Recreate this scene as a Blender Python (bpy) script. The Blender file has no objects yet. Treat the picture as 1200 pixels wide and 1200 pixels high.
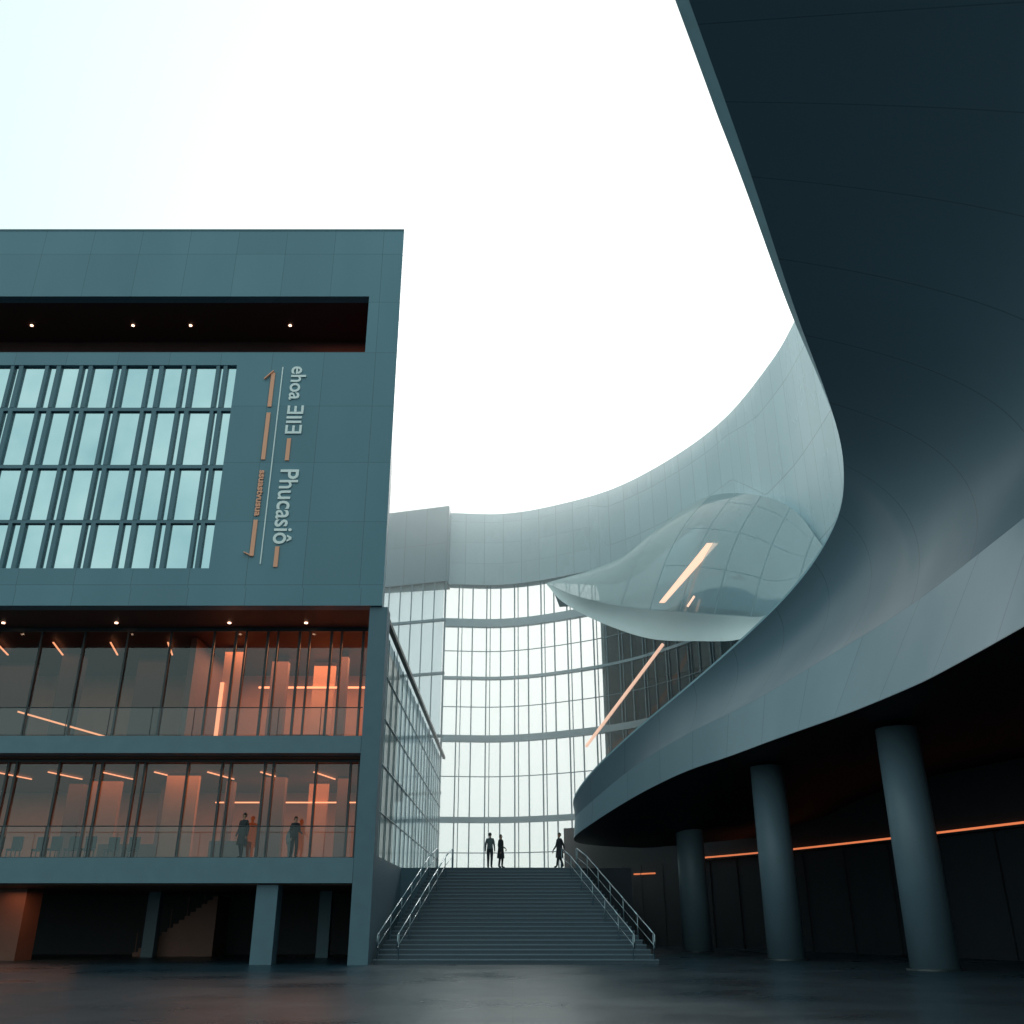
import bpy, math, random
from mathutils import Vector, Matrix
random.seed(4)
sc = bpy.context.scene
COL = sc.collection

# ------------------------------------------------------------------ helpers
def empty(name):
    o = bpy.data.objects.new(name, None); COL.objects.link(o); return o

def mesh_obj(name, verts, faces, mat=None, parent=None, smooth=False, uvs=None):
    me = bpy.data.meshes.new(name); me.from_pydata([tuple(v) for v in verts], [], faces); me.update()
    if uvs:
        uvl = me.uv_layers.new(name="UVMap")
        for l in me.loops: uvl.data[l.index].uv = uvs[l.vertex_index]
    if smooth:
        for p in me.polygons: p.use_smooth = True
    if mat: me.materials.append(mat)
    o = bpy.data.objects.new(name, me); COL.objects.link(o)
    if parent: o.parent = parent
    return o

class Bld:
    def __init__(s): s.v=[]; s.f=[]
    def box(s,x0,x1,y0,y1,z0,z1):
        s.prism([(x0,y0),(x1,y0),(x1,y1),(x0,y1)],z0,z1); return s
    def quad(s,p,q,z0,z1):   # vertical sheet between plan points
        b=len(s.v); s.v+=[(p[0],p[1],z0),(q[0],q[1],z0),(q[0],q[1],z1),(p[0],p[1],z1)]; s.f.append((b,b+1,b+2,b+3)); return s
    def prism(s,pts,z0,z1):
        n=len(pts); b=len(s.v)
        s.v+=[(p[0],p[1],z0) for p in pts]+[(p[0],p[1],z1) for p in pts]
        s.f.append(tuple(b+i for i in reversed(range(n)))); s.f.append(tuple(b+n+i for i in range(n)))
        for i in range(n):
            j=(i+1)%n; s.f.append((b+i,b+j,b+n+j,b+n+i))
        return s
    def tube(s,p,q,r,r2=None,n=8):
        p=Vector(p); q=Vector(q); r2=r if r2 is None else r2
        d=(q-p).normalized(); a=d.orthogonal().normalized(); c=d.cross(a); b=len(s.v)
        for i in range(n):
            t=2*math.pi*i/n; s.v.append(tuple(p+(a*math.cos(t)+c*math.sin(t))*r))
        for i in range(n):
            t=2*math.pi*i/n; s.v.append(tuple(q+(a*math.cos(t)+c*math.sin(t))*r2))
        s.f.append(tuple(b+i for i in reversed(range(n)))); s.f.append(tuple(b+n+i for i in range(n)))
        for i in range(n):
            j=(i+1)%n; s.f.append((b+i,b+j,b+n+j,b+n+i))
        return s
    def beam(s,p,q,w,h,up=(0,0,1)):
        p=Vector(p);q=Vector(q);d=(q-p).normalized();u=Vector(up)
        a=d.cross(u).normalized(); c=a.cross(d).normalized(); b=len(s.v)
        for e in (p,q):
            for sa,sc_ in ((-1,-1),(1,-1),(1,1),(-1,1)):
                s.v.append(tuple(e+a*sa*w/2+c*sc_*h/2))
        s.f+=[(b+3,b+2,b+1,b),(b+4,b+5,b+6,b+7)]
        for i in range(4):
            j=(i+1)%4; s.f.append((b+i,b+j,b+4+j,b+4+i))
        return s
    def sweep(s,plan,z0,z1,o0,o1):
        n=len(plan); b=len(s.v)
        for i in range(n):
            a=plan[max(i-1,0)]; c=plan[min(i+1,n-1)]
            t=Vector((c[0]-a[0],c[1]-a[1])).normalized(); nn=Vector((-t.y,t.x)); p=Vector(plan[i][:2])
            A=p+nn*o0; B=p+nn*o1
            s.v+=[(A.x,A.y,z0),(B.x,B.y,z0),(B.x,B.y,z1),(A.x,A.y,z1)]
        for i in range(n-1):
            for k in range(4):
                l=(k+1)%4; s.f.append((b+4*i+k,b+4*i+l,b+4*(i+1)+l,b+4*(i+1)+k))
        s.f.append((b,b+3,b+2,b+1)); e=b+4*(n-1); s.f.append((e,e+1,e+2,e+3))
        return s
    def make(s,name,mat,parent=None,smooth=False): return mesh_obj(name,s.v,s.f,mat,parent,smooth)

def catmull(pts, n):
    P=[Vector(p) for p in pts]; P=[P[0]*2-P[1]]+P+[P[-1]*2-P[-2]]
    segs=len(P)-3; out=[]
    for k in range(n+1):
        t=k/n*segs; i=min(int(t),segs-1); t-=i
        a,b,c,d=P[i:i+4]
        out.append(0.5*((2*b)+(-a+c)*t+(2*a-5*b+4*c-d)*t*t+(-a+3*b-3*c+d)*t**3))
    return out

def smooth_pts(P,it):
    P=[p.copy() for p in P]
    for _ in range(it):
        P=[P[0]]+[(P[i-1]+P[i]*2+P[i+1])/4 for i in range(1,len(P)-1)]+[P[-1]]
    return P

def arc_resample(pts,n):
    L=[0]
    for a,b in zip(pts,pts[1:]): L.append(L[-1]+(b-a).length)
    out=[];j=0
    for k in range(n+1):
        t=L[-1]*k/n
        while j<len(L)-2 and L[j+1]<t: j+=1
        f=(t-L[j])/max(L[j+1]-L[j],1e-9); out.append(pts[j].lerp(pts[j+1],f))
    return out

def loft(name, rows, mat, parent, smooth=True, flip=False):
    m=len(rows[0]); v=[];uv=[]
    u=[0]
    mid=rows[len(rows)//2]
    for a,b in zip(mid,mid[1:]): u.append(u[-1]+(b-a).length)
    vs=[0]; c=m//2
    for a,b in zip(rows,rows[1:]): vs.append(vs[-1]+(b[c]-a[c]).length)
    for r,row in enumerate(rows):
        for i,p in enumerate(row): v.append(p); uv.append((u[i],vs[r]))
    f=[]
    for r in range(len(rows)-1):
        for i in range(m-1):
            q=(r*m+i,r*m+i+1,(r+1)*m+i+1,(r+1)*m+i)
            f.append(q[::-1] if flip else q)
    return mesh_obj(name,v,f,mat,parent,smooth,uv)

# ------------------------------------------------------------------ materials
def newmat(name):
    m=bpy.data.materials.new(name); m.use_nodes=True; nt=m.node_tree
    return m,nt,nt.nodes["Principled BSDF"]

def math_n(nt,op,a,b=None,c=None):
    n=nt.nodes.new("ShaderNodeMath"); n.operation=op
    for i,x in enumerate((a,b,c)):
        if x is None: continue
        if isinstance(x,(int,float)): n.inputs[i].default_value=x
        else: nt.links.new(x,n.inputs[i])
    return n.outputs[0]

def mixc(nt,f,a,b,typ='MIX'):
    n=nt.nodes.new("ShaderNodeMix"); n.data_type='RGBA'; n.blend_type=typ
    for s,x in ((n.inputs[0],f),(n.inputs[6],a),(n.inputs[7],b)):
        if isinstance(x,(int,float)): s.default_value=x
        elif isinstance(x,tuple): s.default_value=(*x,1) if len(x)==3 else x
        else: nt.links.new(x,s)
    return n.outputs[2]

def plain(name,col,rough=.6,metal=0,noise=.15,scale=1.5,bump=0.0,spec=.5):
    m,nt,b=newmat(name)
    tc=nt.nodes.new("ShaderNodeTexCoord"); nz=nt.nodes.new("ShaderNodeTexNoise")
    nz.inputs["Scale"].default_value=scale; nz.inputs["Detail"].default_value=4
    nt.links.new(tc.outputs["Object"],nz.inputs["Vector"])
    d=tuple(c*(1-noise) for c in col); l=tuple(min(1,c*(1+noise)) for c in col)
    nt.links.new(mixc(nt,nz.outputs["Fac"],d,l),b.inputs["Base Color"])
    b.inputs["Roughness"].default_value=rough; b.inputs["Metallic"].default_value=metal
    b.inputs["Specular IOR Level"].default_value=spec
    if bump:
        bp=nt.nodes.new("ShaderNodeBump"); bp.inputs["Strength"].default_value=bump; bp.inputs["Distance"].default_value=.02
        nt.links.new(nz.outputs["Fac"],bp.inputs["Height"]); nt.links.new(bp.outputs[0],b.inputs["Normal"])
    return m

def panel(name,col,pu,pv,lw=.03,uv=False,rough=.45,var=.08,dark=.55,off=(0,0),stain=.2,spec=.5,metal=0):
    m,nt,b=newmat(name)
    tc=nt.nodes.new("ShaderNodeTexCoord"); sp=nt.nodes.new("ShaderNodeSeparateXYZ")
    nt.links.new(tc.outputs["UV" if uv else "Object"],sp.inputs[0])
    if uv: U,V=sp.outputs[0],sp.outputs[1]
    else: U,V=math_n(nt,'ADD',sp.outputs[0],sp.outputs[1]),sp.outputs[2]
    U=math_n(nt,'DIVIDE',math_n(nt,'ADD',U,off[0]),pu); V=math_n(nt,'DIVIDE',math_n(nt,'ADD',V,off[1]),pv)
    fu=math_n(nt,'FRACT',U); fv=math_n(nt,'FRACT',V)
    lu=math_n(nt,'LESS_THAN',fu,lw/pu); lv=math_n(nt,'LESS_THAN',fv,lw/pv)
    line=math_n(nt,'MAXIMUM',lu,lv)
    cb=nt.nodes.new("ShaderNodeCombineXYZ"); nt.links.new(math_n(nt,'FLOOR',U),cb.inputs[0]); nt.links.new(math_n(nt,'FLOOR',V),cb.inputs[1])
    wn=nt.nodes.new("ShaderNodeTexWhiteNoise"); nt.links.new(cb.outputs[0],wn.inputs["Vector"])
    nz=nt.nodes.new("ShaderNodeTexNoise"); nz.inputs["Scale"].default_value=.35; nz.inputs["Detail"].default_value=5
    mp=nt.nodes.new("ShaderNodeMapping"); mp.inputs["Scale"].default_value=(1,1,.35)
    nt.links.new(tc.outputs["Object"],mp.inputs[0]); nt.links.new(mp.outputs[0],nz.inputs["Vector"])
    base=mixc(nt,wn.outputs["Value"],tuple(c*(1-var) for c in col),tuple(min(1,c*(1+var)) for c in col))
    base=mixc(nt,math_n(nt,'MULTIPLY',nz.outputs["Fac"],stain*2),base,tuple(c*.6 for c in col))
    base=mixc(nt,line,base,tuple(c*dark for c in col))
    nt.links.new(base,b.inputs["Base Color"])
    rr=math_n(nt,'ADD',math_n(nt,'MULTIPLY',nz.outputs["Fac"],.25),rough-.12)
    nt.links.new(rr,b.inputs["Roughness"]); b.inputs["Specular IOR Level"].default_value=spec
    b.inputs["Metallic"].default_value=metal
    return m

def glass(name,tint=(.8,.9,.9),refl=.1,rough=.02,frit=0,fritcol=(.5,.6,.6),grid=None):
    m=bpy.data.materials.new(name); m.use_nodes=True; nt=m.node_tree; nt.nodes.clear()
    o=nt.nodes.new("ShaderNodeOutputMaterial"); t=nt.nodes.new("ShaderNodeBsdfTransparent"); g=nt.nodes.new("ShaderNodeBsdfGlossy")
    t.inputs[0].default_value=(*tint,1); g.inputs[0].default_value=(.9,.97,.97,1); g.inputs["Roughness"].default_value=rough
    lw=nt.nodes.new("ShaderNodeLayerWeight"); lw.inputs[0].default_value=.25
    fac=math_n(nt,'MINIMUM',math_n(nt,'ADD',math_n(nt,'MULTIPLY',lw.outputs["Fresnel"],.8),refl),1.0)
    mx=nt.nodes.new("ShaderNodeMixShader"); nt.links.new(fac,mx.inputs[0]); nt.links.new(t.outputs[0],mx.inputs[1]); nt.links.new(g.outputs[0],mx.inputs[2])
    out=mx.outputs[0]
    if frit:
        d=nt.nodes.new("ShaderNodeBsdfDiffuse"); d.inputs[0].default_value=(*fritcol,1)
        tl=nt.nodes.new("ShaderNodeBsdfTranslucent"); tl.inputs[0].default_value=(*fritcol,1)
        dm=nt.nodes.new("ShaderNodeMixShader"); dm.inputs[0].default_value=.45; nt.links.new(d.outputs[0],dm.inputs[1]); nt.links.new(tl.outputs[0],dm.inputs[2])
        m2=nt.nodes.new("ShaderNodeMixShader"); m2.inputs[0].default_value=frit
        if grid:
            tc=nt.nodes.new("ShaderNodeTexCoord"); sp=nt.nodes.new("ShaderNodeSeparateXYZ"); nt.links.new(tc.outputs["UV"],sp.inputs[0])
            l1=math_n(nt,'LESS_THAN',math_n(nt,'FRACT',math_n(nt,'DIVIDE',sp.outputs[0],grid[0])),.03)
            l2=math_n(nt,'LESS_THAN',math_n(nt,'FRACT',math_n(nt,'DIVIDE',sp.outputs[1],grid[1])),.02)
            ln=math_n(nt,'MAXIMUM',l1,l2)
            nt.links.new(mixc(nt,ln,fritcol,tuple(c*.75 for c in fritcol)),d.inputs[0])
            nt.links.new(math_n(nt,'MAXIMUM',math_n(nt,'MULTIPLY',ln,.9),frit),m2.inputs[0])
        nt.links.new(out,m2.inputs[1]); nt.links.new(dm.outputs[0],m2.inputs[2]); out=m2.outputs[0]
    nt.links.new(out,o.inputs[0]); return m

def emit(name,col,s,sample=False):
    m=bpy.data.materials.new(name); m.use_nodes=True; nt=m.node_tree
    b=nt.nodes["Principled BSDF"]; b.inputs["Base Color"].default_value=(*col,1)
    b.inputs["Emission Color"].default_value=(*col,1); b.inputs["Emission Strength"].default_value=s
    if not sample: m.cycles.emission_sampling='NONE'
    return m

M_fac  = panel("teal_facade_panels",(.105,.235,.295),2.72,3.25,.03,off=(.6,.0),dark=.58,var=.06)
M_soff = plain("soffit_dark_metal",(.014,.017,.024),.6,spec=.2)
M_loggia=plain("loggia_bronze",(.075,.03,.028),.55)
M_frame= plain("dark_window_frame",(.02,.03,.036),.4)
M_wframe=plain("teal_window_frame",(.075,.165,.21),.45)
M_slab = plain("slab_edge",(.10,.185,.23),.5)
M_pillar=plain("pillar_concrete",(.09,.165,.21),.6)
M_warmwall=plain("warm_plaster",(.58,.32,.20),.7)
M_warmdark=plain("warm_timber",(.17,.085,.06),.6)
M_floorint=plain("interior_floor",(.12,.07,.05),.3)
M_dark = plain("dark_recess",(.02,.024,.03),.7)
M_glres= glass("tinted_glass",(.68,.69,.70),.05)
M_glbal= glass("balustrade_glass",(.84,.91,.93),.015)
M_glfar= glass("curtain_glass",(.98,1,1),.03)
M_glside=glass("fritted_glass",(.80,.9,.94),.08,.08,frit=.40,fritcol=(.48,.64,.70))
M_led  = emit("warm_led",(1,.38,.18),1.7)
M_ledsoft=emit("warm_led_dim",(1,.26,.10),.75)
M_ledpale=emit("peach_led",(1,.62,.45),1.0)
M_spot = emit("downlight",(1,.6,.4),5)
M_gallery=panel("pale_gallery_panels",(.58,.72,.78),1.9,4.0,.06,uv=True,rough=.25,var=.04,dark=.7,stain=.05)
M_block=panel("grey_block_panels",(.26,.37,.43),1.5,4.0,.04,rough=.4,var=.04)
M_mull = plain("pale_mullion",(.20,.31,.36),.4)
M_band = plain("pale_band",(.42,.56,.62),.4)
M_back = plain("gallery_backing",(.15,.25,.31),.5)
M_pod  = glass("pod_glass",(.75,.87,.92),.24,.07,frit=.5,fritcol=(.55,.70,.75),grid=(3.2,3.0))
M_wing = glass("pod_wing_glass",(.85,.93,.95),.22,.1,frit=.75,fritcol=(.78,.88,.90),grid=(4.5,3.0))
M_lip  = plain("pod_lip",(.82,.9,.91),.22,noise=.03)
M_rib  = panel("ribbon_panels",(.115,.18,.23),3.4,30,.045,uv=True,rough=.38,var=.03,dark=.62,stain=.18,spec=.45)
M_fas  = panel("fascia_panels",(.195,.295,.36),3.4,8,.04,uv=True,rough=.38,var=.04,dark=.6,stain=.15)
M_edge = plain("edge_trim",(.32,.48,.55),.35)
M_colm = plain("column_concrete",(.105,.165,.205),.5,scale=.8,bump=.1)
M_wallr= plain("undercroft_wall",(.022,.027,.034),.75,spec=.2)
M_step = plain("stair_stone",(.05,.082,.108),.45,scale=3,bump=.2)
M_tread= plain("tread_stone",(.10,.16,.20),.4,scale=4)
M_plat = plain("platform_stone",(.12,.17,.20),.5)
M_steel= plain("brushed_steel",(.32,.4,.44),.3,metal=1)
M_white= plain("sign_white",(.84,.89,.88),.5,noise=.03)
M_orange=plain("sign_orange",(.88,.40,.25),.5,noise=.05)

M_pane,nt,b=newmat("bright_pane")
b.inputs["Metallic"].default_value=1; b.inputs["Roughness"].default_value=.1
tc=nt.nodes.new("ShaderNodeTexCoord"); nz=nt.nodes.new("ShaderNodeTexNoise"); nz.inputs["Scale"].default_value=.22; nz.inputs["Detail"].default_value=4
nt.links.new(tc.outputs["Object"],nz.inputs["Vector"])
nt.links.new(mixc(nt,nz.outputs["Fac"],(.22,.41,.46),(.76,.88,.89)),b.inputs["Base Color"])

M_ground,nt,b=newmat("polished_plaza")
tc=nt.nodes.new("ShaderNodeTexCoord"); nz=nt.nodes.new("ShaderNodeTexNoise"); nz.inputs["Scale"].default_value=.25; nz.inputs["Detail"].default_value=9
n2=nt.nodes.new("ShaderNodeTexNoise"); n2.inputs["Scale"].default_value=3; n2.inputs["Detail"].default_value=6
sp=nt.nodes.new("ShaderNodeSeparateXYZ"); nt.links.new(tc.outputs["Object"],sp.inputs[0])
for n in (nz,n2): nt.links.new(tc.outputs["Object"],n.inputs["Vector"])
lx=math_n(nt,'LESS_THAN',math_n(nt,'FRACT',math_n(nt,'DIVIDE',sp.outputs[0],3.0)),.008)
ly=math_n(nt,'LESS_THAN',math_n(nt,'FRACT',math_n(nt,'DIVIDE',sp.outputs[1],3.0)),.008)
ln=math_n(nt,'MAXIMUM',lx,ly)
c=mixc(nt,nz.outputs["Fac"],(.005,.018,.028),(.024,.052,.070)); c=mixc(nt,math_n(nt,'MULTIPLY',n2.outputs["Fac"],.4),c,(.008,.025,.038)); c=mixc(nt,ln,c,(.003,.008,.011))
nt.links.new(c,b.inputs["Base Color"]); b.inputs["Specular IOR Level"].default_value=.28
b.inputs["Specular Tint"].default_value=(.75,.92,1,1)
nt.links.new(math_n(nt,'ADD',math_n(nt,'MULTIPLY',nz.outputs["Fac"],.45),.10),b.inputs["Roughness"])
bp=nt.nodes.new("ShaderNodeBump"); bp.inputs["Strength"].default_value=.15; bp.inputs["Distance"].default_value=.02
nt.links.new(n2.outputs["Fac"],bp.inputs["Height"]); nt.links.new(bp.outputs[0],b.inputs["Normal"])

# ------------------------------------------------------------------ ground / platform
mesh_obj("ground",[(-1500,-1500,0),(1500,-1500,0),(1500,1500,0),(-1500,1500,0)],[(0,1,2,3)],M_ground)
Z0=4.3
plat=empty("raised_terrace")
Bld().prism([(-6.0,54.4),(3.75,54.4),(3.75,58),(5.6,62),(7,84),(-6.0,84),],0.0,Z0).prism([(-6,84.01),(7,84.01),(7,93),(-14,93),(-14,84.01)],0,Z0-.005).make("deck",M_plat,plat)

# ------------------------------------------------------------------ office building (left)
ob=empty("office_building")
XR=-6.1; XL=-46
w=Bld()
w.box(XL,XR,42,42.6,32.9,37.4)
w.box(-7.8,XR,42,42.6,29.3,32.9)
w.box(XL,XR,42,42.6,28.5,29.3)
w.box(-14.5,XR,42,42.6,17.1,28.5)
w.box(XL,XR,42,42.6,16.08,17.1)
w.box(XL,XR,41.9,42.6,15.2,16.08)
w.prism([(XR,42.6),(-6.6,42.6),(-9.55,62),(-9.05,62)],15.2,37.4)
w.box(XL,-9.6,61.6,62,15.2,37.4)
w.make("facade_walls",M_fac,ob)
Bld().prism([(XL,42.6),(-6.65,42.6),(-9.6,61.6),(XL,61.6)],36.9,37.2).make("roof",M_slab,ob)
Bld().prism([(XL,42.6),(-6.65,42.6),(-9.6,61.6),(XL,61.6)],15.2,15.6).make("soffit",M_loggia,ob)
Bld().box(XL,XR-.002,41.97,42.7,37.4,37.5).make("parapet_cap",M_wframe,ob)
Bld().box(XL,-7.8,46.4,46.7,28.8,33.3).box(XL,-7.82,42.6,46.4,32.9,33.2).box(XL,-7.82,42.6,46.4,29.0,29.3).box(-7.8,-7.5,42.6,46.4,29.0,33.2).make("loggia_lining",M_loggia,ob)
sp_=Bld()
for x in (-12.7,-18.4,-21.7,-27.5): sp_.tube((x,44.7,32.86),(x,44.7,32.9),.08,n=12)
for x in (-10.2,-14.0,-19.6,-25.2,-30): sp_.tube((x,44.6,15.15),(x,44.6,15.2),.08,n=12)
sp_.make("downlights",M_spot,ob)
# grid window
Bld().quad((XL,42.2),(-14.5,42.2),17.1,28.5).make("window_panes",M_pane,ob)
fr=Bld(); rows=[(17.1,19.47),(19.64,22.46),(22.65,25.76),(25.95,28.5)]
for z0,z1 in ((19.47,19.64),(22.46,22.65),(25.76,25.95)): fr.box(XL,-14.5,42.05,42.19,z0,z1)
vb=[]
x=-14.5-.5; vb.append((x-.2,x)); x-=.2+.2
vb.append((x-.18,x)); x-=.18
k=0
while x>XL+2:
    a,b2=((1.10,.30),(.98,.42),(1.16,.26))[k%3]; k+=1
    x-=a; vb.append((x-.22,x)); x-=.22
    x-=b2; vb.append((x-.18,x)); x-=.18
for a,c_ in vb:
    for z0,z1 in rows: fr.box(a,c_,42.03,42.19,z0,z1)
fr.make("window_frames",M_wframe,ob)
# lower storeys
Bld().box(-6.68,-5.85,42.05,43.1,0,15.18).make("corner_pillar",M_pillar,ob)
Bld().box(XL,-6.7,42.1,60,8.45,9.2).box(XL,-6.7,42.1,60,3.1,4.1).make("floor_slabs",M_slab,ob)
Bld().box(XL,-6.72,43.0,59.9,8.40,8.445).box(XL,-6.72,43.0,59.9,3.05,3.095).make("slab_soffits",M_warmdark,ob)
YU,YL=45.6,43.7
Bld().quad((XL,YU),(-6.9,YU),9.21,15.19).quad((XL,YL),(-6.9,YL),4.11,8.39).make("glazing",M_glres,ob)
fr=Bld()
x=-6.9
i=0
while x>XL:
    fr.box(x-.09,x+.0,YU-.12,YU-.005,9.21,15.19)
    if i<5: fr.box(x-.62,x-.5,YU-.1,YU-.005,9.21,15.19)
    x-=2.17 if i>4 else 1.6; i+=1
x=-6.9; i=0
while x>XL:
    fr.box(x-.1,x,YL-.12,YL-.005,4.11,8.39)
    if i%3!=1 and i<9: fr.box(x-.5,x-.40,YL-.1,YL-.005,4.11,8.39)
    x-=1.95; i+=1
fr.box(XL,-6.9,YU-.14,YU-.006,15.0,15.19).box(XL,-6.9,YU-.14,YU-.006,9.21,9.33)
fr.box(XL,-6.9,YL-.14,YL-.006,8.27,8.39).box(XL,-6.9,YL-.14,YL-.006,4.11,4.22)
fr.make("mullions",M_frame,ob)
Bld().quad((XL,42.2),(-6.9,42.2),9.2,10.45).quad((XL,42.2),(-6.9,42.2),4.1,5.35).make("balustrade_glass",M_glbal,ob)
r=Bld()
for z in (10.48,5.38): r.tube((XL,42.21,z),(-6.75,42.21,z),.025)
x=-8.6
while x>XL:
    for z in (9.2,4.1): r.box(x-.015,x+.015,42.17,42.195,z,z+1.25)
    x-=1.9
r.make("balustrade_rail",M_frame,ob)
# interiors
Bld().box(XL,-6.75,55.5,55.8,9.21,15.19).box(XL,-6.75,55.5,55.8,4.11,8.39).box(-6.95,-6.75,46,55.5,9.21,15.19).box(-6.95,-6.75,44,55.5,4.11,8.39).make("interior_walls",M_warmwall,ob)
it=Bld()
it.box(-16.6,-16.3,47,55.4,9.21,15.1)
for x,y,z0,z1,wd in ((-9.2,50,9.2,15.1,.5),(-12.9,51,9.2,15.1,.9),(-20,51,9.2,15.1,1.6),(-24,50,9.2,15.1,1.2),(-28,52,9.2,15.1,2),
               (-8.6,49,4.1,8.4,.5),(-12.0,48.5,4.1,8.4,1.2),(-14.6,50,4.1,8.4,.4),(-18,51,4.1,8.4,1.0),(-23,51,4.1,8.4,.8)):
    it.box(x-wd/2,x+wd/2,y,y+.5,z0+.02,z1)
for x,y,z0,wd in ((-10.5,47.5,9.24,2.4),(-14,48.5,9.24,1.6),(-19.5,48,9.24,3),(-24,48,9.24,2.6),(-13.5,47,4.14,1.8),(-19,49,4.14,3)):
    it.box(x-wd/2,x+wd/2,y,y+.8,z0,z0+1.0)
it.make("interior_partitions",M_warmdark,ob)
wp=Bld()
for x,y,z0,z1,wd in ((-10.6,52,9.2,15.1,1.2),(-14.9,49,9.2,15.1,1.0),(-10.2,51,4.1,8.4,1.0),(-16.4,48,4.1,8.4,1.6),(-21,50,4.1,8.4,1.5)):
    wp.box(x-wd/2,x+wd/2,y,y+.3,z0+.02,z1)
wp.make("interior_columns",M_warmwall,ob)
le=Bld()
le.box(-14.2,-7.6,51.9,52.0,13.6,13.70).box(-7.75,-7.6,49,49.12,9.6,13.2).box(-15.4,-15.22,48.8,48.9,9.6,13.2).box(-7.75,-7.1,49,49.12,13.2,13.32)
le.box(-15.5,-7.2,50.8,50.9,7.3,7.36)
le.beam((-24.6,46.6,11.2),(-19.8,46.5,9.9),.08,.08)
for k in range(7):
    x=-8.5-k*2.6; le.beam((x-1.2,47.0,8.33),(x-.6,49.5,8.33),.07,.05)
for k in range(5):
    x=-18-k*3; le.beam((x,47.5,15.0),(x-.6,50,15.0),.07,.05)
le.make("linear_lights",M_led,ob)
Bld().box(XL,-6.95,45.7,55.4,9.21,9.24).box(XL,-6.95,44,55.4,4.11,4.14).make("interior_floors",M_floorint,ob)
# undercroft
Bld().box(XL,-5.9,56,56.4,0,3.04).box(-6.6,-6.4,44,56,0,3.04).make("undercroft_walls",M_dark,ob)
Bld().box(-10.75,-9.85,42.4,43.3,0,3.04).box(-9.7,-9.1,51,51.6,0,3.04).box(-18.7,-18.1,52,52.6,0,3.04).make("undercroft_columns",M_pillar,ob)
Bld().prism([(-25.5,47),(-22.6,47),(-22.3,48),(-25.5,48)],0,3.04).make("lit_wall",M_warmdark,ob)
st=Bld()
for k in range(15): st.box(-19.4+k*.27,-19.4+(k+1)*.27,52.8,55,0,.19*(k+1))
for k in range(0,15,3): st.tube((-19.3+k*.27,52.85,.19*(k+1)),(-19.3+k*.27,52.85,.19*(k+1)+.9),.02)
st.make("undercroft_stair",M_warmdark,ob)
def chair(bl,x,y,z):
    bl.box(x-.24,x+.24,y-.24,y+.22,z+.42,z+.5); bl.box(x-.24,x+.24,y+.2,y+.27,z+.5,z+1.05)
    for a in (-.2,.2):
        for c_ in (-.2,.2): bl.box(x+a-.02,x+a+.02,y+c_-.02,y+c_+.02,z,z+.42)
M_seat=plain("seat_fabric",(.012,.012,.014),.9,spec=.1)
for k in range(9):
    b_=Bld(); chair(b_,-24.2+k*.85+random.uniform(-.1,.1),45+random.uniform(-.3,.3),4.14)
    b_.make("chair",M_seat)

# sign lettering on facade
sg=empty("facade_sign")
def vtext(name,body,xb,ztop,zbot,size,mat):
    cu=bpy.data.curves.new(name,'FONT'); cu.body=body; cu.size=size; cu.extrude=.03; cu.offset=.014; cu.materials.append(mat)
    o=bpy.data.objects.new(name,cu); COL.objects.link(o); bpy.context.view_layer.update()
    L=max(o.dimensions.x,.1); s=(ztop-zbot)/L
    o.matrix_world=Matrix(((0,1,0,xb),(0,0,-1,41.96),(-1,0,0,ztop),(0,0,0,1)))@Matrix.Diagonal((s,1,1,1))
    mw=o.matrix_world.copy(); o.parent=sg; o.matrix_world=mw
vtext("lettering_upper","ehoa ƎIIƎ",-11.55,28.4,24.4,1.1,M_white)
vtext("lettering_lower","Phucasiô",-11.55,22.4,18.4,1.3,M_white)
vtext("lettering_small","ssuastvusua",-12.6,22.3,19.8,.45,M_orange)
Bld().box(-11.42,-11.22,41.94,41.995,22.85,24.1).box(-11.42,-11.22,41.94,41.995,17.15,18.2)\
  .box(-12.62,-12.42,41.94,41.995,25.95,28.0).box(-12.62,-12.42,41.94,41.995,22.9,25.6).box(-12.62,-12.42,41.94,41.995,17.7,19.6)\
  .beam((-12.5,41.965,28.1),(-12.95,41.965,27.6),.05,.18,up=(0,-1,0)).beam((-12.5,41.965,17.7),(-12.9,41.965,17.9),.05,.18,up=(0,-1,0))\
  .make("orange_strokes",M_orange,sg)
Bld().box(-12.08,-12.03,41.95,41.995,17.3,28.35).make("white_rule",M_white,sg)

# glazed link along passage
lk=empty("glazed_link")
Bld().quad((-6.33,43.2),(-6.33,85.5),4.32,14.9).make("side_glazing",M_glside,lk)
Bld().box(-6.2,-5.97,42.75,85.6,14.98,15.2).make("edge_beam",M_frame,lk)
m_=Bld()
y=44.5
while y<85: m_.box(-6.32,-6.27,y,y+.05,4.32,14.9); y+=2.2
for z in (6.4,8.6,10.8,12.9): m_.box(-6.32,-6.27,43.2,85.4,z,z+.05)
m_.make("link_mullions",M_mull,lk)
Bld().box(-6.4,-6.0,43.15,54.4,0,4.3).make("link_plinth",M_pillar,lk)

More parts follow.
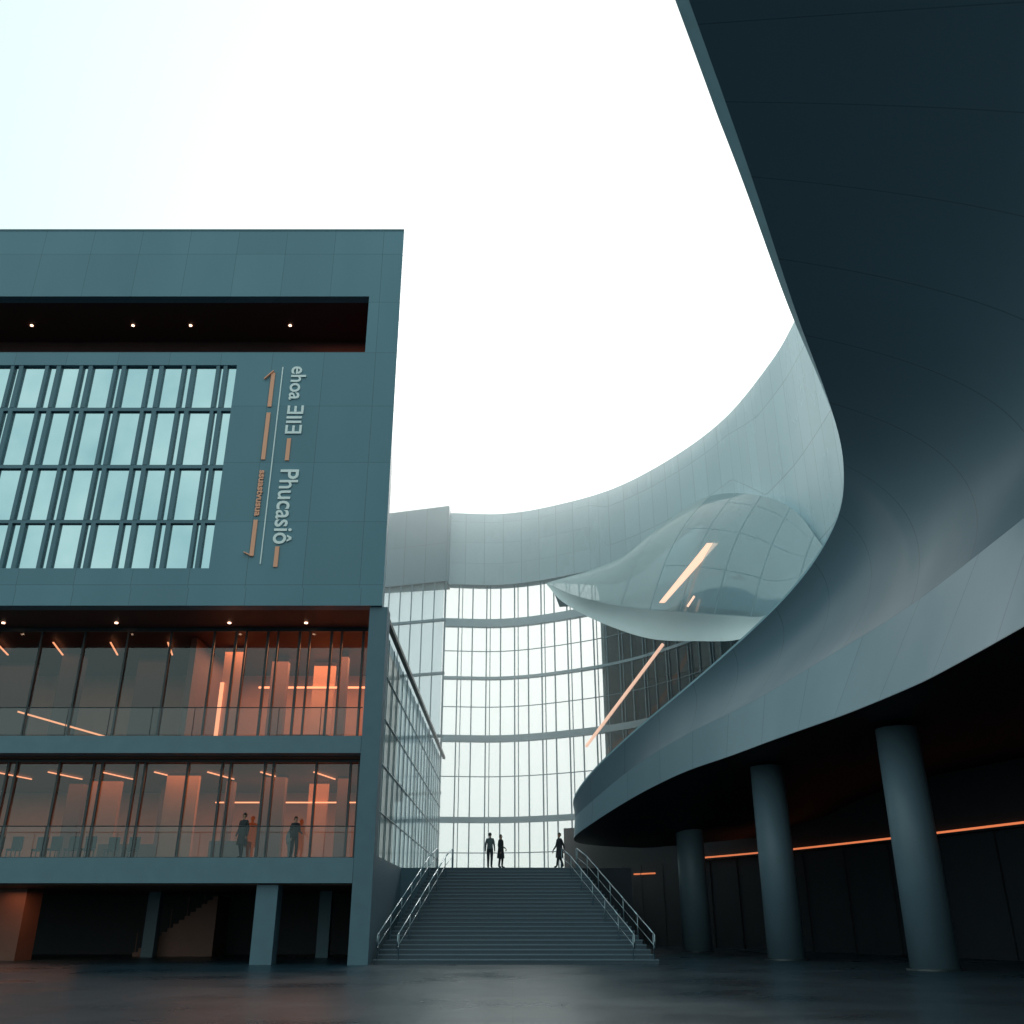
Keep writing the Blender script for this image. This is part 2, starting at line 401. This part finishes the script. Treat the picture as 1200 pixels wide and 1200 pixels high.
# ------------------------------------------------------------------ gallery building (curved, far)
gb=empty("curved_gallery_building")
plan=[(-6.6,87.7,0),(-0.9,87.9,0),(4.3,85.8,0),(9.9,81.7,0),(14.6,75,0),(17.7,68,0),(19.3,60,0),(19.7,54.7,0),(19.6,46,0),(19,38,0)]
pl=arc_resample(catmull(plan,160),120)
def at(p,z): return Vector((p.x,p.y,z))
def offs(pl,o):
    out=[]
    for i,p in enumerate(pl):
        t=(pl[min(i+1,len(pl)-1)]-pl[max(i-1,0)]).normalized(); out.append(Vector((p.x-t.y*o,p.y+t.x*o,0)))
    return out
def bot(p):
    f=min(1,max(0,(p.x-7.5)/1.5)) ; g=min(1,max(0,(68-p.y)/5))
    return 32.3-6.0*f-9*g if p.x>7.5 else 32.3
botz=[bot(p) for p in pl]
loft("upper_wall",[[at(p,botz[i]+(40-botz[i])*k/4) for i,p in enumerate(pl)] for k in range(5)],M_gallery,gb)
po=offs(pl,1.2)
loft("upper_wall_back",[[at(p,botz[i]+(40-botz[i])*k/2) for i,p in enumerate(po)] for k in range(3)],M_gallery,gb)
loft("coping",[[at(p,40) for p in pl],[at(p,40) for p in po]],M_edge,gb)
loft("upper_wall_underside",[[at(p,botz[i]) for i,p in enumerate(pl)],[at(p,botz[i]) for i,p in enumerate(po)]],M_band,gb)
ie=next(i for i,p in enumerate(pl) if p.x>10 and p.y<64)
P2=[(p.x,p.y) for p in pl][:ie]
pg=offs(pl,.52)[:ie]
loft("curtain_glass",[[at(p,4.3) for p in pg],[at(p,32.3) for p in pg]],M_glfar,gb)
bd=Bld()
for z0,z1 in ((28.1,28.9),(22.9,23.15),(17.0,17.6),(9.8,10.3)): bd.sweep(P2,z0,z1,.35,.9)
bd.make("floor_bands",M_band,gb)
ml=Bld()
Lt=sum((b-a).length for a,b in zip(pl[:ie],pl[1:ie])); nm=int(Lt/1.36)
mp_=arc_resample(offs(pl,.42)[:ie],nm)
for i,p in enumerate(mp_):
    t=(mp_[min(i+1,nm)]-mp_[max(i-1,0)]).normalized(); n_=Vector((-t.y,t.x,0))
    for dd,wd,dp in (((0,.06,.08),(.36,.04,.06)) if i%2 else ((0,.06,.08),)):
        e=p+t*dd; a=e-t*wd; b2=e+t*wd; c2=b2+n_*dp; d2=a+n_*dp
        ml.prism([(a.x,a.y),(b2.x,b2.y),(c2.x,c2.y),(d2.x,d2.y)],4.3,32.3)
for z in (25.6,20.2,13.8,7.2,5.4): ml.sweep(P2,z,z+.08,.42,.49)
ml.make("curtain_mullions",M_mull,gb)
i_b=next(i for i,p in enumerate(pl) if p.x>7.6)
po7=offs(pl,7)
pb=[(p.x,p.y) for p in po7][i_b:]
Bld().sweep(pb,0,32,0,.4).make("inner_wall",M_back,gb)
p1=offs(pl,1.0)[i_b]; p7=po7[i_b]
Bld().prism([(p1.x-.15,p1.y),(p1.x+.15,p1.y),(p7.x+.15,p7.y),(p7.x-.15,p7.y)],4.3,32.2).make("inner_end_wall",M_gallery,gb)
fl=Bld()
for z in (28.3,22.9,17.1,9.9): fl.sweep([(p.x,p.y) for p in pl][i_b+1:ie],z,z+.3,1.0,7)
fl.make("inner_floors",M_band,gb)
Bld().tube((6.5,83.2,15.7),(12.7,76.4,23),.14).make("escalator_light",M_ledpale,gb)
Bld().prism([(-14.5,88.4),(-6.3,85.9),(-6.2,88.5),(-14.5,90)],32,40).make("stair_block_top",M_block,gb)
Bld().quad((-14.5,88.7),(-6.6,86.4),4.3,32).make("stair_block_glass",M_glside,gb)
mm=Bld()
for k in range(8):
    f=k/7; x=-6.4-f*8; y=85.95+f*2.45
    mm.box(x-.05,x+.05,y,y+.15,4.3,32)
for z in (28,22.8,17,12,9.7): mm.prism([(-14.5,88.3),(-6.35,85.9),(-6.3,86.2),(-14.5,88.6)],z,z+.25)
mm.make("stair_block_mullions",M_mull,gb)

# pod
pod=gb
A=[(2.8,72,26.8),(4.0,70,24.6),(6.4,67.5,22.3),(9.6,64,19.96),(12.6,61,18.9),(14.7,58,18.2),(16.2,56,18.8),(18.2,54,20.2)]
B=[(2.8,72,26.85),(5.25,68.5,24.5),(8.7,65,22.5),(11.7,61.5,21.1),(14.5,58.5,19.9),(16.15,56.3,19.3),(18.3,54.1,20.6)]
C=[(2.8,72,26.9),(7.0,72,28.2),(10.1,71,29.4),(12.5,70,31.4),(15.7,68,32.8),(17.8,62,30.2),(19.1,58,27.2),(19.3,54,23)]
N=60
a=arc_resample(catmull(A,200),N); b_=arc_resample(catmull(B,200),N); c_=arc_resample(catmull(C,200),N)
rows_=[]
for k in range(9):
    t=k/8; bulge=math.sin(math.pi*t)*.5
    rows_.append([p.lerp(q,t)+Vector((.1,.6,.15))*bulge*math.sin(math.pi*i/N) for i,(p,q) in enumerate(zip(a,b_))])
loft("pod_lip",rows_,M_lip,pod)
rows_=[]
for k in range(17):
    t=k/16; bu=math.sin(math.pi*t)*1.2
    rows_.append([p.lerp(q,t)+Vector((-.5,-1,.3))*bu*math.sin(math.pi*i/N) for i,(p,q) in enumerate(zip(b_,c_))])
ns_=28
loft("pod_wing",[r[:ns_+1] for r in rows_],M_wing,pod)
loft("pod_hood",[r[ns_:] for r in rows_],M_pod,pod)
loft("pod_inner_shell",[[p.lerp(q,.1)+Vector((.6,1.6,0)) for p,q in zip(b_,c_)],[p.lerp(q,.5)+Vector((1.2,3.2,-1.0)) for p,q in zip(b_,c_)]],M_band,pod)
loft("pod_top",[c_,[p+Vector((1.0,3.5,-.6))*min(1,i/10) for i,p in enumerate(c_)]],M_lip,pod)
loft("pod_underside",[a,[p+Vector((1.2,3.5,1.5))*min(1,i/10) for i,p in enumerate(a)]],M_lip,pod)
lb=Bld()
v0=[(10.1,61.2,21.7),(10.5,61.2,21.7),(14.5,61.0,26.0),(13.7,61.0,26.0)]
lb.v=[v for v in v0]+[(x,y+.15,z) for x,y,z in v0]; lb.f=[(0,1,2,3),(7,6,5,4),(0,4,5,1),(1,5,6,2),(2,6,7,3),(3,7,4,0)]
lb.beam((11.9,60.6,21.2),(12.4,60.5,21.9),.15,.12)
lb.make("pod_light",M_ledpale,pod)

# ------------------------------------------------------------------ ribbon building (right)
rb=empty("curved_canopy_building")
R=[((8.5,65.5,6.1),(8.5,65.5,7.2),(8.5,65.5,8.0)),
((5.2,63.5,6.1),(5.2,63.5,7.2),(5.2,63.5,8.0)),
((3.6,60,6.15),(3.7,60,7.3),(3.6,60,8.1)),
((4.5,58,6.8),(4.6,58,8.06),(4.6,58,9.65)),
((6.8,55,8.05),(6.85,55,9.7),(6.95,55,11.6)),
((8.9,50,8.75),(9.0,50,10.6),(9.4,51,13.2)),
((10.3,46,8.85),(10.6,46,10.95),(11.8,46,14.8)),
((11.3,42,8.9),(11.75,42.2,11.2),(13.8,42,16.5)),
((12.3,38,8.9),(13.3,37.7,11.8),(14.8,39,18.3)),
((12.9,35.5,8.9),(14.5,34,12.2),(14.6,37,19.5)),
((13.6,32,8.95),(15.2,31,12.6),(13.9,35,20.5)),
((13.9,30,9.0),(15.7,28.5,12.95),(12.3,32,21.6)),
((14.2,25,9.1),(16.3,25,13.4),(10.6,29,22.5)),
((14.3,20,9.2),(17,20,14),(8.45,25,24.4)),
((14.3,14,9.3),(17.5,14,14.5),(6.75,22,25.8)),
((14.3,8,9.4),(18,8,15),(5.2,19.3,27)),
((14.3,0,9.4),(18,0,15),(2.5,14.5,29)),
((14.3,-10,9.5),(18,-10,15),(-0.5,8,31)),
((14.3,-22,9.5),(18,-22,15),(-3.0,0,33))]
NL=240
Lc=smooth_pts(catmull([r[0] for r in R],NL),40); Mc=smooth_pts(catmull([r[1] for r in R],NL),40); Sc=smooth_pts(catmull([r[2] for r in R],NL),40)
loft("fascia_band",[[p.lerp(q,k/3) for p,q in zip(Lc,Mc)] for k in range(4)],M_fas,rb)
rows_=[]
K=24
for k in range(K+1):
    t=k/K; row=[]
    for i,(m,s_) in enumerate(zip(Mc,Sc)):
        f=min(1,max(0,(i/NL-.2)/.45)); f=f*f*(3-2*f)
        ctrl=Vector((max(m.x,s_.x)+3.5*f, (m.y+s_.y)/2, m.z*.4+s_.z*.6))
        row.append(m*(1-t)**2+ctrl*2*t*(1-t)+s_*t*t)
    rows_.append(row)
loft("ribbon_surface",rows_,M_rib,rb)
up=[]
for i,s_ in enumerate(Sc):
    f=min(1,max(0,(i/NL-.56)/.2)); up.append(s_+Vector((-.5*f,0,.12+.35*f)))
loft("edge_upstand",[Sc,up],M_edge,rb)
loft("roof",[up,[p+Vector((3,1.5,.3)) for p in up],[p+Vector((28,4,.0)) for p in up]],M_slab,rb)
inn=[Vector((max(p.x,6)+26,p.y,8.4)) for p in Lc]
inn1=[p+Vector((.9,.1,.02)) for p in Lc]
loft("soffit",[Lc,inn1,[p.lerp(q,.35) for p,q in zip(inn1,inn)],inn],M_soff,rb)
bw=catmull([(4.2,80,0),(8,78,0),(12,73,0),(16,66,0),(20,56,0),(23.5,45,0),(27,33,0),(30,18,0),(31,0,0),(31,-20,0)],80)
B2=[(p.x,p.y) for p in bw]
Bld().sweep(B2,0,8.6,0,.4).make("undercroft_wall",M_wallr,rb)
i1=next(i for i,p in enumerate(bw) if p.y<71)
i0=next(i for i,p in enumerate(bw) if p.y<77); i01=next(i for i,p in enumerate(bw) if p.y<74.5)
Bld().sweep(B2[i1:],5.72,5.82,-.24,-.14).sweep(B2[i0:i01],4.9,5.0,-.12,-.02).make("cove_light",M_ledsoft,rb)
Bld().sweep(B2[i1:],5.6,5.71,-.3,-.002).make("cove_ledge",M_wallr,rb)
dr=Bld()
for k in range(4,60,3):
    p=Vector(B2[k]); q=Vector(B2[k+1]); t=(q-p).normalized(); n_=Vector((-t.y,t.x))
    a=p-n_*.12; dr.prism([(a.x-t.x*.06,a.y-t.y*.06),(a.x+t.x*.06,a.y+t.y*.06),(p.x+t.x*.06-n_.x*.003,p.y+t.y*.06-n_.y*.003),(p.x-t.x*.06-n_.x*.003,p.y-t.y*.06-n_.y*.003)],0,5.55)
dr.make("wall_ribs",M_wallr,rb)
for x,y in ((15.4,37.8),(12.7,47.8),(10.9,60.5),(20.5,26)):
    cb=Bld(); cb.tube((x,y,0),(x,y,8.7),.86,.80,n=48); 
    co=cb.make("column",M_colm,rb,True)
    for p in co.data.polygons: 
        if len(p.vertices)>4: p.use_smooth=False
    Bld().tube((x,y,0),(x,y,.06),1.0,.98,n=48).make("column_base",M_frame,rb)

# ------------------------------------------------------------------ staircase
sr=empty("staircase")
NS=24; Y0,Y1=43.0,54.4; rise=Z0/NS; tr_=(Y1-Y0)/NS
def xl(y): return -5.76+(y-Y0)/(Y1-Y0)*1.5
def xr(y): return 6.1-(y-Y0)/(Y1-Y0)*2.4
s_=Bld(); ns=Bld()
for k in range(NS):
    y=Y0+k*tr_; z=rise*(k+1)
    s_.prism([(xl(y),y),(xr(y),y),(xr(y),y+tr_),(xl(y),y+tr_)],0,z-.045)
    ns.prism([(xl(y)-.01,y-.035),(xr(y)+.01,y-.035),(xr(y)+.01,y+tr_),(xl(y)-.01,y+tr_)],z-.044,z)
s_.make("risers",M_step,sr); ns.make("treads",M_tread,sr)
Bld().prism([(3.75,54.4),(6.5,54.4),(6.5,54.8),(3.75,54.8)],0,Z0-.01).make("flank_wall",M_wallr,sr)
Bld().prism([(-6,54.1),(xl(54.4),54.1),(xl(54.4),54.39),(-6,54.39)],0,Z0).make("flank_wall_inner",M_pillar,sr)
def handrail(fx,inset,name):
    h=empty(name); b=Bld(); pts=[]
    for k in range(0,NS+1,4):
        y=Y0+.1+k*tr_*.985; z=rise*min(k+1,NS) if k<NS else Z0
        x=fx(y)+inset; pts.append(Vector((x,y,z)))
    for p in pts: b.tube(p,p+Vector((0,0,1.0)),.025)
    for hgt,r in ((1.0,.032),(.55,.016)):
        for p,q in zip(pts,pts[1:]): b.tube(p+Vector((0,0,hgt)),q+Vector((0,0,hgt)),r)
    p=pts[0]; b.tube(p+Vector((0,0,1)),p+Vector((0,-.45,.92)),.032); b.tube(p+Vector((0,-.45,.92)),p+Vector((0,-.45,.45)),.032); b.tube(p+Vector((0,-.45,.45)),p+Vector((0,0,.5)),.03)
    p=pts[-1]; b.tube(p+Vector((0,0,1)),p+Vector((0,.9,1)),.032); b.tube(p+Vector((0,.9,1)),p+Vector((0,.9,0)),.03)
    b.make("rails",M_steel,h,True)
handrail(xl,.15,"handrail"); handrail(xl,1.0,"handrail"); handrail(xr,-.15,"handrail"); handrail(xr,-1.0,"handrail")

tb=empty("terrace_railing"); b=Bld()
for k in range(11): b.tube((-5.5+k*1.05,82,Z0),(-5.5+k*1.05,82,Z0+1.05),.03)
for z in (1.05,.7,.35): b.tube((-5.5,82,Z0+z),(5.0,82,Z0+z),.025)
b.make("rails",M_steel,tb)

# ------------------------------------------------------------------ people
def cloth(name,top,bottom,skin=(.35,.2,.14),coat=.95):
    m,nt,b=newmat(name); tc=nt.nodes.new("ShaderNodeTexCoord"); sp=nt.nodes.new("ShaderNodeSeparateXYZ")
    nt.links.new(tc.outputs["Object"],sp.inputs[0]); z=sp.outputs[2]
    c=mixc(nt,math_n(nt,'GREATER_THAN',z,coat),bottom,top)
    c=mixc(nt,math_n(nt,'GREATER_THAN',z,1.5),c,skin)
    c=mixc(nt,math_n(nt,'LESS_THAN',z,.1),c,(.01,.01,.01))
    nt.links.new(c,b.inputs["Base Color"]); b.inputs["Roughness"].default_value=.8; return m
M_hair=plain("hair",(.015,.012,.01),.6); M_skin=plain("skin",(.35,.2,.14),.6)
def person(loc,rot,mat,stride=0.0,arm=0.0,scale=1.0,coat=False):
    root=empty("person")
    V=[(0,0,.96),(0,0,1.1),(0,0,1.32),(0,0,1.46),(0,0,1.53),(0,-.012,1.60),(0,-.005,1.69)]
    Rr=[(.16,.12),(.145,.11),(.175,.12),(.085,.07),(.05,.05),(.068,.082),(.068,.085)]
    E=[(0,1),(1,2),(2,3),(3,4),(4,5),(5,6)]
    hands=[]
    for s in (-1,1):
        sw=s*stride
        b0=len(V); V+=[(s*.17,0,1.42),(s*.225,.03+sw*.25,1.14),(s*.235,-.05+sw*.6-arm*.2*(s>0),.91+arm*.25*(s>0)),(s*.235,-.075+sw*.65-arm*.25*(s>0),.84+arm*.25*(s>0))]
        Rr+=[(.07,.07),(.052,.052),(.034,.034),(.02,.036)]; E+=[(2,b0),(b0,b0+1),(b0+1,b0+2),(b0+2,b0+3)]
        hands.append((V[-1],s))
        b1=len(V); V+=[(s*.09,0,.88),(s*.10,-.03-sw*.45,.5),(s*.10,.02-sw*.9,.09+max(0,-sw)*.15),(s*.115,-.15-sw*.9,.04+max(0,-sw)*.05)]
        Rr+=[(.1,.1),(.072,.074),(.05,.055),(.04,.03)]; E+=[(0,b1),(b1,b1+1),(b1+1,b1+2),(b1+2,b1+3)]
    me=bpy.data.meshes.new("body"); me.from_pydata(V,E,[]); me.materials.append(mat)
    o=bpy.data.objects.new("body",me); COL.objects.link(o); o.parent=root
    md=o.modifiers.new("Skin",'SKIN'); md.use_smooth_shade=True
    sv=me.skin_vertices[0].data
    for i,r in enumerate(Rr): sv[i].radius=r
    sv[0].use_root=True
    o.modifiers.new("Sub",'SUBSURF').levels=1
    if coat:
        cv=[];cf=[];n=16
        for z,rx,ry in ((1.3,.19,.135),(1.1,.18,.13),(.9,.2,.15),(.7,.22,.18),(.52,.235,.2)):
            for j in range(n):
                t=2*math.pi*j/n; cv.append((rx*math.cos(t),ry*math.sin(t)+.01*math.sin(3*t),z))
        for i in range(4):
            for j in range(n): cf.append((i*n+j,i*n+(j+1)%n,(i+1)*n+(j+1)%n,(i+1)*n+j))
        mesh_obj("coat",cv,cf,mat,root,True)
    h=Bld()
    for (hx,hy,hz),s in hands:
        for k,(off,ln) in enumerate(((-.03,.07),(-.01,.085),(.01,.08),(.028,.06))):
            p=Vector((hx,hy+off,hz-.03)); q=p+Vector((-s*.008,-.004,-ln*.55)); h.tube(p,q,.009,.008,6); h.tube(q,q+Vector((-s*.02,-.004,-ln*.45)),.008,.006,6)
        p=Vector((hx,hy-.03,hz+.01)); q=p+Vector((-s*.015,-.035,-.03)); h.tube(p,q,.011,.009,6); h.tube(q,q+Vector((-s*.005,-.008,-.03)),.009,.007,6)
    h.tube((0,-.09,1.655),(0,-.112,1.63),.008,.014,6)
    for s in (-1,1): h.tube((s*.07,0,1.66),(s*.085,.01,1.655),.022,.02,8)
    h.make("fingers_nose_ears",M_skin,root,True)
    n=12; vv=[];ff=[]
    for i in range(6):
        ph=i/5*math.pi*.62
        for j in range(n):
            t=2*math.pi*j/n
            cutz=1.67+.10*math.cos(ph)-(.03 if math.sin(t)>0 and i>3 else 0)
            vv.append((.083*math.sin(ph+.05)*math.cos(t), .012+.1*math.sin(ph+.05)*math.sin(t)*(1 if math.sin(t)>0 else .8),max(cutz,1.69) if math.sin(t)<-.3 else cutz))
    for i in range(5):
        for j in range(n): ff.append((i*n+j,i*n+(j+1)%n,(i+1)*n+(j+1)%n,(i+1)*n+j))
    ff.append(tuple(range(n)))
    mesh_obj("hair",vv,ff,M_hair,root,True)
    ey=Bld()
    for s in (-1,1): ey.tube((s*.028,-.086,1.665),(s*.028,-.09,1.665),.009,.007,8)
    ey.tube((-.02,-.088,1.605),(.02,-.088,1.605),.004,.004,6)
    ey.make("eyes_mouth",M_hair,root)
    root.location=loc; root.rotation_euler=(0,0,math.radians(rot)); root.scale=(scale,)*3
dk=cloth("clothes_dark",(.02,.025,.03),(.015,.018,.022)); gy=cloth("clothes_grey",(.10,.13,.14),(.03,.04,.045)); cj=cloth("clothes_coat",(.02,.022,.028),(.02,.02,.02),coat=.6)
person((-1.22,54.8,Z0),170,gy,.08,scale=1.06); person((-.62,54.7,Z0),60,dk,.05,arm=.6,coat=True); person((2.62,54.7,Z0),-60,cj,.3,coat=True,scale=1.05)
person((-11.75,43.0,4.11),-30,dk,.1,scale=1.08,coat=True); person((-9.5,43.1,4.11),40,dk,.05,arm=.7); person((-10.4,46.5,4.14),160,gy,.05,scale=.97)

# ------------------------------------------------------------------ lights
def area(name,loc,size,sy,power,col,rot=(0,0,0)):
    l=bpy.data.lights.new(name,'AREA'); l.shape='RECTANGLE'; l.size=size; l.size_y=sy; l.energy=power; l.color=col
    o=bpy.data.objects.new(name,l); o.location=loc; o.rotation_euler=rot; COL.objects.link(o); return o
WC=(1,.38,.18)
area("ceiling_lamp",(-11.5,50.5,14.9),8,6,780,WC)
area("ceiling_lamp",(-25,51,14.9),14,6,70,(1,.6,.45))
area("ceiling_lamp",(-12.5,49.5,8.3),10,6,400,WC)
area("ceiling_lamp",(-25,50.5,8.3),12,4,190,WC)
area("undercroft_lamp",(-21.5,46.2,2.9),4,1,36,WC)
area("loggia_lamp",(-10,44.6,32.8),4,1,35,(1,.3,.15))

# drifting mist in the far courtyard
m=bpy.data.materials.new("mist"); m.use_nodes=True; nt=m.node_tree; nt.nodes.clear()
o=nt.nodes.new("ShaderNodeOutputMaterial"); vs=nt.nodes.new("ShaderNodeVolumeScatter"); vs.inputs["Color"].default_value=(.94,.99,1,1)
vs.inputs["Density"].default_value=.0105; vs.inputs["Anisotropy"].default_value=.7
nt.links.new(vs.outputs[0],o.inputs["Volume"])
Bld().box(-90,90,56.2,110,.01,52).make("mist",m)

# ------------------------------------------------------------------ world + sun
EL,AZ=32,14
dv=Vector((math.sin(math.radians(AZ))*math.cos(math.radians(EL)),math.cos(math.radians(AZ))*math.cos(math.radians(EL)),math.sin(math.radians(EL))))
wd=bpy.data.worlds.new("World"); sc.world=wd; wd.use_nodes=True; nt=wd.node_tree
bg=nt.nodes["Background"]; sky=nt.nodes.new("ShaderNodeTexSky"); sky.sky_type='NISHITA'; sky.sun_disc=False
sky.sun_elevation=math.radians(EL); sky.sun_rotation=math.radians(AZ); sky.dust_density=4; sky.air_density=1.5
tc=nt.nodes.new("ShaderNodeTexCoord"); nz=nt.nodes.new("ShaderNodeTexNoise"); nz.inputs["Scale"].default_value=1.2; nz.inputs["Detail"].default_value=4
nt.links.new(tc.outputs["Generated"],nz.inputs["Vector"])
vd=nt.nodes.new("ShaderNodeVectorMath"); vd.operation='DOT_PRODUCT'; nt.links.new(tc.outputs["Generated"],vd.inputs[0]); vd.inputs[1].default_value=dv
g=math_n(nt,'POWER',math_n(nt,'MAXIMUM',vd.outputs["Value"],0.0),6.0)
ov=mixc(nt,nz.outputs["Fac"],(7.1,9.4,9.2),(8.3,10.4,10.2))
ov=mixc(nt,g,ov,(14.5,14.8,14.2))
skt=mixc(nt,1.0,sky.outputs[0],(8,8,8),'DARKEN')
col=mixc(nt,.93,skt,ov)
nt.links.new(col,bg.inputs[0]); bg.inputs[1].default_value=.1
sl_=bpy.data.lights.new("sun",'SUN'); sl_.energy=1.4; sl_.angle=math.radians(14); sl_.color=(1,.97,.93)
so=bpy.data.objects.new("sun",sl_); COL.objects.link(so)
so.rotation_euler=dv.to_track_quat('Z','Y').to_euler()

# ------------------------------------------------------------------ camera
cd=bpy.data.cameras.new("camera"); cam=bpy.data.objects.new("camera",cd); COL.objects.link(cam)
cam.location=(0,0,1.6); cam.rotation_euler=(math.radians(90+23.7),0,0)
cd.sensor_width=36; cd.lens=36*1095/1200; cd.clip_end=4000; cd.clip_start=.1
sc.camera=cam
sc.view_settings.view_transform='Standard'; sc.view_settings.look='None'; sc.view_settings.exposure=0
